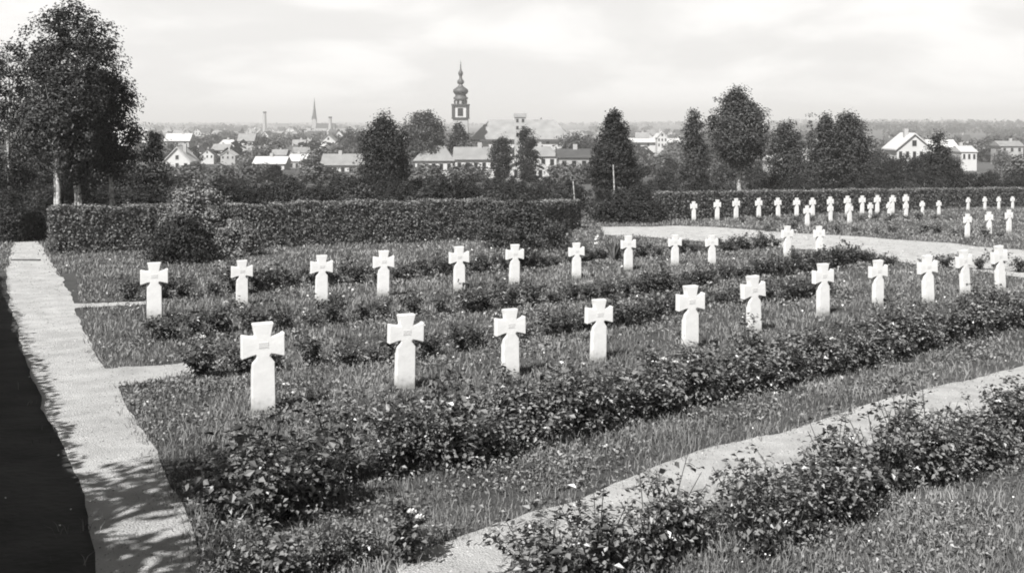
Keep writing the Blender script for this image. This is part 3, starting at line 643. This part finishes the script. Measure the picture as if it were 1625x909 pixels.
# belt of garden trees behind the hedges: prototypes, then copies
BELT = [tree_proto('garden_tree', 'tree', 'round', 4.2, 2.0, .5, 150, 40, .50, .17, 111, 'leafd', 'bark', .10),
        tree_proto('garden_tree', 'tree', 'shrub', 3.6, 2.2, .2, 150, 40, .50, .17, 112, 'leafd', 'bark', .09, ntr=2, spread=.3),
        tree_proto('garden_tree', 'tree', 'column', 4.6, 1.5, .4, 130, 40, .45, .16, 113, 'leafd', 'bark', .10),
        tree_proto('garden_tree', 'tree', 'round', 3.8, 1.9, .9, 110, 34, .55, .17, 114, 'leafd', 'birch', .09),
        tree_proto('garden_tree', 'tree', 'shrub', 3.2, 1.7, .1, 130, 38, .45, .16, 115, 'leaf', 'bark', .06, ntr=3, spread=.3)]
HT = [4.2, 3.6, 4.6, 3.8, 3.2]
used_b = set()
LAND = [(20, 'the path end'), (120, 'the tallest birch'), (243, 'the slim spruce'), (313, 'the feathery shrub'), (400, 'the left hedge middle'), (500, 'the far needle spire'), (610, 'the dark upright tree'), (673, 'the round crowned tree'), (731, 'the onion domed tower'), (836, 'the long church roof'), (915, 'the hedge gap'), (975, 'the cone shaped tree'), (1045, 'the white turreted building'), (1101, 'the pointed tree'), (1171, 'the tallest tree on the right'), (1246, 'the small round tree'), (1330, 'the pair of trees'), (1450, 'the large white house'), (1489, 'the narrow dark tree'), (1540, 'the small white roofs'), (1600, 'the right hedge end')]
cnt = {}
def landmark(x):
    d, n = min((abs(x - a), b) for a, b in LAND); a = [q for q, b in LAND if b == n][0]
    return ('below ' if d < 12 else 'left of ' if x < a else 'right of ') + n
belt = []
rng = random.Random(77)
for x0, x1, step, ylo, yhi, Z0, Z1 in ((-20, 960, 29, 284, 303, 50, 64), (150, 960, 40, 275, 292, 72, 96), (1010, 1660, 31, 272, 292, 76, 90), (1010, 1660, 42, 252, 276, 96, 125), (-30, 230, 50, 252, 280, 60, 80)):
    x = x0
    while x < x1:
        xx = x + rng.uniform(-9, 9); belt.append((xx, rng.uniform(ylo, yhi), rng.uniform(Z0, Z1), rng.choice([0, 0, 1, 1, 2, 3, 4]))); x += step * rng.uniform(.75, 1.2)
KN = ['dark round tree', 'bushy spreading tree', 'dark upright garden tree', 'loose pale stemmed tree', 'pale green low tree']
belt = [b for b in belt if not (1134 < b[0] < 1208 and b[2] < 93) and not (938 < b[0] < 952)]
belt += [(1432, 246, 120, 0), (1462, 244, 128, 1), (1500, 246, 118, 0), (1398, 240, 118, 3)]
seen = {}
for b in sorted(belt):
    x, yt, Z, k = b; X, g, H = at_px(x, yt, Z); band = 'behind the hedge' if Z < 92 else 'deeper among the gardens'
    seen.setdefault((KN[k], band, landmark(x)), []).append(b)
for (kn, band, lm_), lst in seen.items():
    lst.sort()
    for i, (x, yt, Z, k) in enumerate(lst):
        X, g, H = at_px(x, yt, Z)
        q = '' if len(lst) == 1 else [', the left one', ', the right one', ', the far right one'][i] if len(lst) == 2 or i else ', the far left one'
        lab = f'{kn} {band}, {lm_}{q}'; s = H / HT[k]; sxy = s * rng.uniform(.75, 1.05) if s > .9 else max(s, .6) * 1.0
        g = gz2(X, Z)
        if k not in used_b: used_b.add(k); t = BELT[k]
        else: t = None
        if t is not None: move(t, X, Z, (sxy, sxy, s), rng.uniform(0, 6.28), lab, 'garden trees behind the hedges', float(g))
        else: dup(BELT[k], (X, Z, float(g)), rng.uniform(0, 6.28), (sxy, sxy, s), lab, 'garden trees behind the hedges')

# ------------------------------------------------------------------ buildings
def house(x0, x1, yr, ye, Z, label, wallm='wall', roofm='roofm', gable='side', chim=1, nwin=3, depth=None, rows=1, name='house', cat='house', hip=0, yaw=0, dorm=0):
    """x0,x1 pixel span, yr ridge row, ye eaves row, Z depth. gable 'front' = gable end to the viewer, 'side' = eaves to the viewer"""
    X0, X1 = ax(x0, Z), ax(x1, Z); Xc = (X0 + X1) / 2; hw = (X1 - X0) / 2; g = float(gz2(Xc, Z)) - .5
    t = thing(name, label, cat, (Xc, Z, g), yaw); he = zy(ye, Z) - g; hr = zy(yr, Z) - g; dp = depth or max(8, hw * (1.1 if gable == 'side' else 1.5)); he = max(he, 1.0)
    oh = .04 * 2 * hw + .15; mb = MB(); rf = MB()
    if gable == 'front':
        ww = hw - oh
        mb.prism([(-ww, 0), (ww, 0), (ww, he), (0, hr - .25), (-ww, he)], 0, dp)
        for sg in (-1, 1):
            k = (hr - he) / hw
            V = [(0, -oh, hr), (sg * hw, -oh, he - .1), (sg * hw, dp + oh, he - .1), (0, dp + oh, hr), (0, -oh, hr - .3), (sg * hw, -oh, he - .4), (sg * hw, dp + oh, he - .4), (0, dp + oh, hr - .3)]
            rf.add(V, [(0, 1, 2, 3), (4, 7, 6, 5), (0, 4, 5, 1), (1, 5, 6, 2), (2, 6, 7, 3)])
    else:
        ww = hw - oh; mb.box(-ww, ww, 0, dp, 0, he)
        hp = hip * (hr - he)
        # roof as a closed body, with hipped ends if asked
        V = [(-hw, -oh, he - .05), (hw, -oh, he - .05), (hw, dp + oh, he - .05), (-hw, dp + oh, he - .05), (-hw + hp, dp / 2, hr), (hw - hp, dp / 2, hr)]
        rf.add(V, [(0, 1, 5, 4), (2, 3, 4, 5)]); rf.add(V, [(1, 2, 5), (3, 0, 4)]); rf.add(V, [(3, 2, 1, 0)])
    mb.obj('wall', M[wallm], t); r = rf.obj('roof', M[roofm], t)
    rr = random.Random(int(x0 * 7 + yr))
    for c in range(chim):
        cx = rr.uniform(-.4, .4) * hw; c0 = .35 + .02 * hw; cyy = dp * .5 if gable == 'side' else dp * .35
        zb = hr - abs(cx) / hw * (hr - he) - .6 if gable == 'front' else hr - .5
        MB().box(cx - c0, cx + c0, cyy - c0, cyy + c0, zb, hr + .9).obj('chimney', M['wallg'], r)
    for rw in range(rows):
        for k in range(nwin):
            wx = -ww + (k + .5) / nwin * 2 * ww; sz = min(.5 + hw * .01, ww / nwin * .5); zc = he - 1.3 - rw * 2.7
            if zc < .8: continue
            f = MB().box(wx - sz, wx + sz, -.06, .03, zc - .75, zc + .75).obj('window', M['wallg'], t)
            MB().box(wx - sz * .84, wx + sz * .84, -.09, -.055, zc - .66, zc + .66).obj('pane', M['glass'], f)
    if gable == 'front' and hr - he > 3:
        f = MB().box(-.55, .55, -.06, .03, he + .5, he + 1.9).obj('window', M['wallg'], t); MB().box(-.45, .45, -.09, -.055, he + .6, he + 1.8).obj('pane', M['glass'], f)
    return t
HS = [
 # x0,x1,ridge,eaves,Z,label,wall,roof,gable,...
 (176, 214, 205, 218, 430, 'pale house half hidden by the birch boughs', 'wall', 'roofl', 'side'),
 (205, 238, 196, 206, 620, 'bright house wall beyond the spruce tip', 'wall', 'roofl', 'front'),
 (258, 304, 233, 256, 330, 'white gabled chalet right of the slim spruce', 'wall', 'roofl', 'front'),
 (260, 302, 212, 224, 520, 'long pale roofed house above the white chalet', 'wallg', 'roofl', 'side'),
 (342, 376, 222, 233, 480, 'low hipped pale house in the trees right of the chalet', 'wallg', 'roofl', 'side'),
 (376, 404, 212, 224, 560, 'white walled house with a grey gable, mid town', 'wall', 'roofm', 'side'),
 (400, 454, 249, 260, 300, 'long bright roofed shed above the left hedge', 'wall', 'wall', 'side'),
 (456, 486, 245, 256, 330, 'small bright roofed shed beside the long one', 'wallg', 'wall', 'side'),
 (508, 580, 245, 262, 280, 'wide grey roofed barn left of the dark upright tree', 'wall', 'roofm', 'side'),
 (436, 466, 212, 222, 640, 'white house left of the needle spire', 'wall', 'roofm', 'front'),
 (462, 484, 222, 232, 560, 'pale cottage with grey roof below the needle spire', 'wall', 'roofm', 'side'),
 (486, 516, 208, 217, 700, 'broad town house just under the needle spire', 'wall', 'roofd', 'side'),
 (508, 534, 213, 224, 560, 'white gable house right of the needle spire', 'wall', 'roofm', 'front'),
 (527, 548, 206, 218, 620, 'tall white house near the distant round tree', 'wall', 'roofd', 'front'),
 (655, 722, 232, 255, 230, 'house with a broad hipped grey roof below the round tree', 'wall', 'roofm', 'side'),
 (718, 792, 234, 253, 215, 'house with wide grey roof and white gable wall, below the tower', 'wall', 'roofm', 'side'),
 (795, 868, 250, 264, 190, 'low house with a bright lean roof right of centre', 'wall', 'roofl', 'front'),
 (838, 886, 233, 248, 228, 'grey roofed house with one bright wall right of the dark tree', 'wall', 'roofm', 'side'),
 (884, 938, 237, 250, 210, 'lower grey roofed house with small bright gable end', 'wallg', 'roofd', 'side'),
 (866, 900, 196, 208, 560, 'tall gabled house right of the church nave', 'wallg', 'roofl', 'front'),
 (1000, 1090, 220, 226, 560, 'long low white building right of the cone shaped tree', 'wall', 'wall', 'side'),
 (1042, 1060, 208, 218, 550, 'white gabled turret house on the long low building', 'wall', 'wall', 'front'),
 (1420, 1482, 211, 236, 235, 'large white house with steep bright roof, far right', 'wall', 'wall', 'front'),
 (1476, 1522, 222, 234, 300, 'white roofed annexe right of the large white house', 'wallg', 'wall', 'side'),
 (1524, 1552, 232, 241, 290, 'small white hut roof among the trees, far right', 'wall', 'roofl', 'side'),
 (1586, 1626, 224, 232, 380, 'long grey farm roof at the foot of the right hill', 'wallg', 'roofm', 'side'),
 (1272, 1290, 236, 244, 330, 'tiny white hut right of the small round tree', 'wall', 'roofl', 'front'),
 (1222, 1244, 247, 256, 240, 'white garden hut below the small round tree', 'wall', 'roofl', 'side'),
]
for h in HS:
    hip = .8 if 'hipped' in h[5] or 'one bright wall' in h[5] else 0
    house(*h[:9], hip=hip, nwin=5 if h[1] - h[0] > 60 else 3, rows=2 if h[4] > 400 else 1, depth=None)
# more houses of the town, small and far
rng = random.Random(91); town = []
for (x0, x1, ya, yb, n) in ((236, 430, 199, 208, 12), (410, 600, 196, 210, 30), (640, 716, 203, 222, 8), (1000, 1090, 204, 214, 8), (880, 950, 203, 214, 7), (1200, 1560, 212, 222, 9), (300, 560, 226, 240, 14)):
    for k in range(n):
        x = x0 + (x1 - x0) * (k + rng.uniform(.2, .8)) / n; y = rng.uniform(ya, yb); Z = float(np.interp(y, [196, 205, 215, 225, 240], [1500, 950, 640, 480, 360])); town.append((x, y, Z))
TP = []
for i, (wl, rf_, gb) in enumerate((('wall', 'roofm', 'side'), ('wallg', 'roofl', 'front'), ('wallg', 'roofd', 'side'), ('wall', 'roofd', 'front'))):
    t = house(CX - 9, CX + 9, 213, 219, 900, 'x', wl, rf_, gb, chim=1, nwin=3, rows=1); TP.append(t)
town.sort(); seen = {}
TK = ['white grey-roofed house', 'grey pale-roofed house', 'grey dark-roofed house', 'white dark-roofed house']
used_t = set()
TL = [(178, 'the birch boughs'), (243, 'the slim spruce'), (303, 'the white chalet'), (376, 'the mid town hipped house'), (436, 'the bright sheds'), (499, 'the needle spire'), (560, 'the distant round tree'), (610, 'the dark upright tree'), (673, 'the round crowned tree'), (731, 'the onion domed tower'), (900, 'the church nave end'), (940, 'the cone shaped tree'), (1020, 'the long low white building'), (1060, 'the white turret'), (1171, 'the tallest tree on the right'), (1246, 'the small round tree'), (1330, 'the pair of trees'), (1420, 'the large white house'), (1489, 'the narrow dark tree'), (1540, 'the white hut roof')]
for j, (x, y, Z) in enumerate(town):
    d, nm, a = min((abs(x - a), b, a) for a, b in TL); k = rng.randrange(4)
    seen.setdefault((k, nm, 'left' if x < a else 'right'), []).append((x, y, Z))
for (k, nm, side), lst in seen.items():
    lst.sort(); m = len(lst)
    for i, (x, y, Z) in enumerate(lst):
        q = '' if m == 1 else (f', {ordn(i, m)} of {m}' if m > 2 else [', the left one', ', the right one'][i])
        lab = f'{TK[k]}, just {side} of {nm}{q}'; X = ax(x, Z); p = TP[k]; s = rng.uniform(.62, 1.0) * (1.15 if Z > 600 else .85)
        ob = p if k not in used_t else dup(p, (0, 0, 0)); used_t.add(k)
        z_eave = zy(y, Z); g = float(gz2(X, Z)) - .5
        ob.location = (X, Z, g); ob.rotation_euler = (0, 0, rng.uniform(-.5, .5)); H0 = (zy(213, 900) - (float(gz2(0, 900)) - .5))
        hz = (zy(y, Z) - g) / H0; ob.scale = (s, s, float(np.clip(hz, .6, 1.45))); ob['label'] = lab; ob['group'] = 'far houses of the town'

# --- baroque church: tower with stacked onion domes
Z = 450.0; px = Z / F; Xt = ax(731, Z); g = float(gz2(Xt, Z)) - .5; zt = lambda y: zy(y, Z) - g
ch = thing('church_tower', 'tall white church tower with stacked dark onion domes', 'church tower', (Xt, Z, g))
w_ = 11.8 * px
MB().box(-w_, w_, -w_, w_, 0, zt(189)).obj('tower_shaft', M['wallg'], ch)
MB().box(-w_ - .5, w_ + .5, -w_ - .5, w_ + .5, zt(189), zt(186.5)).obj('cornice', M['trim'], ch)
MB().box(-w_ + .2, w_ - .2, -w_ + .2, w_ - .2, zt(186.5), zt(168)).obj('belfry', M['wall'], ch)
for sx in (-1, 1):
    for sy in (-1, 1):
        MB().box(sx * (w_ - .15) - .55, sx * (w_ - .15) + .55, sy * (w_ - .15) - .55, sy * (w_ - .15) + .55, zt(186.4), zt(168.2)).obj('corner_pilaster', M['trim'], ch)
f = MB().box(-1.1, 1.1, -w_ - .02, -w_ + .4, zt(184), zt(172)).obj('belfry_window', M['glass'], ch); dup_ = f.copy(); COL.objects.link(dup_); dup_.rotation_euler = (0, 0, R(90)); dup_.parent = ch
MB().box(-1.3, 1.3, -w_ - .05, -w_ + .3, zt(215), zt(206)).obj('clock_face', M['trim'], ch)
MB().box(-w_ - .6, w_ + .6, -w_ - .6, w_ + .6, zt(168), zt(165.5)).obj('cornice', M['trim'], ch)
MB().lathe([(9.6 * px, zt(165.4)), (9.6 * px, zt(158)), (0, zt(158))], 8, R(22.5)).obj('octagon_stage', M['wallg'], ch)
for k in range(4):
    a = R(-90 + (k - 1.5) * 45); r0 = 9.1 * px
    MB().tube([(math.cos(a) * r0, math.sin(a) * r0, zt(165)), (math.cos(a) * r0, math.sin(a) * r0, zt(159))], .55, 4).obj('louvre_window', M['glass'], ch)
MB().lathe([(11.4 * px, zt(158)), (11.6 * px, zt(155)), (9 * px, zt(153.5)), (8.2 * px, zt(150.5)), (10.6 * px, zt(148.8)), (12.2 * px, zt(145.5)), (11.6 * px, zt(142.5)), (8.2 * px, zt(140)), (4.6 * px, zt(137.6)), (4.0 * px, zt(136))], 16, 0).obj('onion_dome', M['slate'], ch, True)
MB().lathe([(3.2 * px, zt(136)), (3.2 * px, zt(133.5)), (0, zt(133.5))], 8).obj('lantern', M['wallg'], ch)
MB().lathe([(4.4 * px, zt(133.5)), (5.6 * px, zt(131)), (5.2 * px, zt(128.5)), (3 * px, zt(126)), (2.2 * px, zt(124)), (2.4 * px, zt(121))], 12).obj('onion_dome', M['slate'], ch, True)
MB().lathe([(2.4 * px, zt(121)), (3.9 * px, zt(117.5)), (3.6 * px, zt(115)), (1.8 * px, zt(112)), (1.1 * px, zt(109)), (.8 * px, zt(102))], 12).obj('onion_dome', M['slate'], ch, True)
MB().lathe([(.8 * px, zt(102)), (.5 * px, zt(98)), (.01, zt(95))], 8).box(-1.1 * px, 1.1 * px, -.1, .1, zt(100.4), zt(99.6)).obj('spire_cross', M['gold'], ch)
# nave and the school-like block beside it
nv = house(746, 908, 190, 221, 462, 'church nave with one very long pale roof beside the tower', 'wall', 'roofn', 'side', chim=0, nwin=7, depth=22, name='church_nave', cat='church', hip=.9)
eb = MB(); hwn = (ax(908, 462) - ax(746, 462)) / 2; gn = float(gz2((ax(746, 462) + ax(908, 462)) / 2, 462)) - .5
eb.box(-hwn, hwn, -7.2, -6.8, zy(224, 462) - gn, zy(221, 462) - gn).obj('eaves_gutter', M['trim'], nv)
house(815, 836, 180, 186, 400, 'tall narrow pale block rising in front of the nave roof', 'wallg', 'roofm', 'side', chim=0, nwin=2, rows=3, depth=6, name='stair_tower', cat='tower')
house(854, 864, 186, 196, 520, 'slim grey turret right of the tall narrow block', 'wallg', 'roofm', 'front', chim=0, nwin=1, rows=2, depth=4, name='turret', cat='tower')
# --- gothic town church far off
Z = 1350.0; px = Z / F; X = ax(499, Z); g = float(gz2(X, Z)); zt = lambda y: zy(y, Z) - g
sp = thing('gothic_church', 'distant church with a thin grey needle spire over the town', 'church', (X, Z, g))
MB().box(-3.4 * px, 3.4 * px, -3.4 * px, 3.4 * px, 0, zt(189)).obj('tower_shaft', M['wallg'], sp)
MB().lathe([(3.9 * px, zt(189)), (1.6 * px, zt(172)), (.05, zt(154))], 8, R(22.5)).obj('spire', M['slate'], sp)
for s_ in (-1, 1): MB().lathe([(1.0 * px, zt(190)), (.05, zt(184))], 6, 0, (s_ * 3.1 * px, -3.1 * px)).obj('pinnacle', M['slate'], sp)
MB().box(3.2 * px, 34 * px, -7, 7, 0, zt(203)).obj('nave', M['wallg'], sp)
MB().add([(3.2 * px, -7.5, zt(203)), (35 * px, -7.5, zt(203)), (35 * px, 7.5, zt(203)), (3.2 * px, 7.5, zt(203)), (3.2 * px, 0, zt(196)), (33 * px, 0, zt(196))], [(0, 1, 5, 4), (2, 3, 4, 5), (3, 2, 1, 0), (1, 2, 5, 5)][:3]).add([(35 * px, -7.5, zt(203)), (35 * px, 7.5, zt(203)), (33 * px, 0, zt(196))], [(0, 1, 2)]).obj('roof', M['slate'], sp)
for (x, y0, lab) in ((420, 178, 'thin pale chimney stack left of the needle spire'), (524, 186, 'short dark turret right of the needle spire')):
    Z = 1100.0; X = ax(x, Z); g = float(gz2(X, Z)); H = zy(y0, Z) - g
    t = thing('chimney_stack', lab, 'chimney', (X, Z, g)); MB().lathe([(2.4, 0), (1.5, H), (0, H)], 12).obj('shaft', M['wallg'], t); MB().lathe([(1.8, H - 1.2), (1.9, H + .4), (1.2, H + .4)], 12).obj('rim', M['trim'], t)

# ------------------------------------------------------------------ far trees: town trees (copies), then woods
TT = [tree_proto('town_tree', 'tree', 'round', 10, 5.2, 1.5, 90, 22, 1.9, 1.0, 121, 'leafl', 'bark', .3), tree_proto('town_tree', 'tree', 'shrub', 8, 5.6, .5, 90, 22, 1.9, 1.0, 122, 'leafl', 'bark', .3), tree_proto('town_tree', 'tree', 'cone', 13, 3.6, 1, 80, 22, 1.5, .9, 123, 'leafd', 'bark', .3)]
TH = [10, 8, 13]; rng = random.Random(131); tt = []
for (x0, x1, ya, yb, n) in ((190, 620, 208, 216, 34), (230, 620, 224, 236, 15), (250, 600, 262, 272, 12), (640, 960, 256, 268, 16), (640, 740, 208, 222, 8), (900, 1090, 214, 226, 12), (1000, 1640, 236, 250, 26), (1180, 1640, 216, 226, 16)):
    for k in range(n):
        x = x0 + (x1 - x0) * (k + rng.uniform(0, 1)) / n; y = rng.uniform(ya, yb); tt.append((x, y, float(np.interp(y, [204, 212, 222, 234, 246, 258], [900, 640, 450, 320, 230, 170])) * rng.uniform(.9, 1.1), rng.choice([0, 0, 1, 1, 1, 2])))
def hides(x, y, Z): return any(h[0] - 8 < x < h[1] + 8 and Z < h[4] and y < h[3] + 6 for h in HS if h[4] < 600)
tt = [a for i_, a in enumerate(tt) if not hides(*a[:3]) or i_ % 5 == 0]
tt.sort(); seen = {}; used_t = set(); TN = ['round town tree', 'spreading town tree', 'pointed town tree']
AN = sorted(TL + [(640, 'the broad hipped roof'), (800, 'the long church roof'), (850, 'the long grey roof'), (1101, 'the pointed tree'), (1600, 'the long farm roof')])
for it in tt:
    x = it[0]; d, nm, a = min((abs(x - a), b, a) for a, b in AN); dist = 'far off' if it[2] > 500 else 'midway' if it[2] > 270 else 'nearer'
    seen.setdefault((it[3], nm, 'left' if x < a else 'right', dist), []).append(it)
for (k, nm, side, dist), lst in seen.items():
    lst.sort(); m = len(lst)
    for i, (x, y, Z, k) in enumerate(lst):
        q = '' if m == 1 else ([', the left one', ', the right one'][i] if m == 2 else f', {ordn(i, m)}')
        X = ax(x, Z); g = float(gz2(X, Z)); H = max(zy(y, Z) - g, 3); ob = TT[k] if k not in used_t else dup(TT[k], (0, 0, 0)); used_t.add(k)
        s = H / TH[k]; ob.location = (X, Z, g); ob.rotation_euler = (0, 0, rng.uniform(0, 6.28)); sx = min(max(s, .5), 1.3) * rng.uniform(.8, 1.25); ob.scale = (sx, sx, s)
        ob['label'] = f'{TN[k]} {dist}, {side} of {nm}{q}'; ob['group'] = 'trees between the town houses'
def far_woods(n, seed):
    r = np.random.default_rng(seed); Z = 420 * (9000 / 420) ** r.uniform(0, 1, n); X = r.uniform(-.62, .62, n) * Z
    P0 = np.column_stack([X, Z, np.zeros(n)]); keep = (noise3(np.column_stack([X / Z * 60, np.log(Z) * 9, X * 0]), .7, 2) + (hills(X, Z) > 3) * 1.0 * (Z < 5000)) > .05
    X, Z = X[keep], Z[keep]; n = len(X); g = gz2(X, Z); s = r.uniform(3, 6, n) * np.clip(Z / 900, 1, 3) ** .6
    per = 12; o = r.normal(size=(n, per, 3)) * np.array([1.1, 1.1, .55]) * s[:, None, None] * .5
    P = np.column_stack([X, Z, g + s * .6])[:, None] + o; N = unit(o.reshape(-1, 3)) * .6 + np.array([0, 0, .8]) + r.normal(size=(n * per, 3)) * .3
    sz = (s * .8)[:, None].repeat(per, 1).ravel()
    ob = link('woods', new_mesh('woods', *leaf_arrays(P.reshape(-1, 3), N, sz, sz * .8, r), M['woods'])); tag(ob, 'far woods and field hedges of the valley', kind='stuff')
far_woods(9000, 141)

# ------------------------------------------------------------------ small things
# spiky plant between the second row crosses
X, Z = at(974, 414); t = thing('yucca_plant', 'spiky plant between the crosses near the hedge gap', 'plant', (X, Z, float(gz(X, Z))))
rng = np.random.default_rng(7)
for k in range(22):
    a = rng.uniform(0, 6.283); tl = rng.uniform(.05, .45); h = rng.uniform(.45, .9); p = np.array([[0, 0, 0], [math.cos(a) * tl * .5, math.sin(a) * tl * .5, h * .6], [math.cos(a) * tl, math.sin(a) * tl, h]])
    sd_ = np.array([-math.sin(a), math.cos(a), 0]) * .022
    MB().add([p[0] - sd_, p[0] + sd_, p[1] + sd_ * 1.2, p[1] - sd_ * 1.2], [(0, 1, 2, 3)]).add([p[1] - sd_ * 1.2, p[1] + sd_ * 1.2, p[2]], [(0, 1, 2)]).obj('leaf', M['cover'], t)
X, Z = at(946, 402); t = thing('flower_stalk', 'pale flowering stalk left of the spiky plant', 'flower', (X, Z, float(gz(X, Z))))
MB().tube([(0, 0, 0), (.02, 0, .35), (.03, .01, .62)], [.012, .01, .006], 5).obj('stem', M['stem'], t)
P = np.column_stack([.03 + rng.normal(size=60) * .035, rng.normal(size=60) * .035, rng.uniform(.3, .66, 60)]); MB().add(*leaf_arrays(P, rng.normal(size=(60, 3)), .07, .05, rng)).obj('blossom', M['petal'], t)
# step edge across the left path
xa, za = at(18, 414); xb, zb = at(74, 412)
t = thing('path_step', 'thin dark timber step edge across the far end of the left path', 'step', ((xa + xb) / 2, za, float(gz(xa, za))))
MB().box(xa - (xa + xb) / 2, xb - (xa + xb) / 2, -.05, .05, -.08, .05).obj('timber', M['trim'], t)
# pale garden poles and posts by the gap
for (x, yt, yb, r_, lab) in ((974.5, 262, 322, .05, 'pale leaning pole in front of the cone shaped tree'), (911, 288, 318, .045, 'short pale garden post behind the end of the long hedge')):
    Z = 62 if x > 100 else 39.0; X = ax(x, Z); g = float(gz(X, Z)); t = thing('garden_post', lab, 'post', (X, Z, g)); H = zy(yt, Z) - g
    MB().tube([(0, 0, -.1), (.02, 0, H * .5), (-.05, 0, H)], [r_, r_ * .9, r_ * .75], 8).obj('pole', M['birch'], t, True)
    MB().tube([(-.05, 0, H), (-.05, 0, H + .04)], [r_ * .8, r_ * .5], 8).obj('cap', M['wood'], t)
# power line pole? tree standing behind the viewer: its boughs throw the finger shadows over the near path
t = tree_proto('broadleaf_tree', 'tree', 'round', 6.6, 1.5, 3.3, 34, 40, .52, .17, 151, 'leaf', 'bark', .12, lop=.5); move(t, -5.15, 4.1, label='tree beside the near end of the left path')

# ------------------------------------------------------------------ haze
xm, y0, y1 = 14000, -59, 23400
hz = MB().box(-xm, xm, y0, y1, CAMZ - 54, CAMZ + 62).obj('haze', None); tag(hz, 'pale summer haze over the valley', kind='stuff')
m = bpy.data.materials.new('haze'); m.use_nodes = True; n = m.node_tree.nodes; n.clear()
pv = n.new('ShaderNodeVolumePrincipled'); pv.inputs['Color'].default_value = (.98, .97, .955, 1); pv.inputs['Density'].default_value = .00034; pv.inputs['Anisotropy'].default_value = .0
mo = n.new('ShaderNodeOutputMaterial'); m.node_tree.links.new(pv.outputs[0], mo.inputs['Volume']); hz.data.materials.append(m)
# unused prototypes are removed
for o in list(COL.objects):
    if o.get('label') == 'x':
        for c in [c for c in COL.objects if c.parent == o]:
            for d in [d for d in COL.objects if d.parent == c]: bpy.data.objects.remove(d)
            bpy.data.objects.remove(c)
        bpy.data.objects.remove(o)
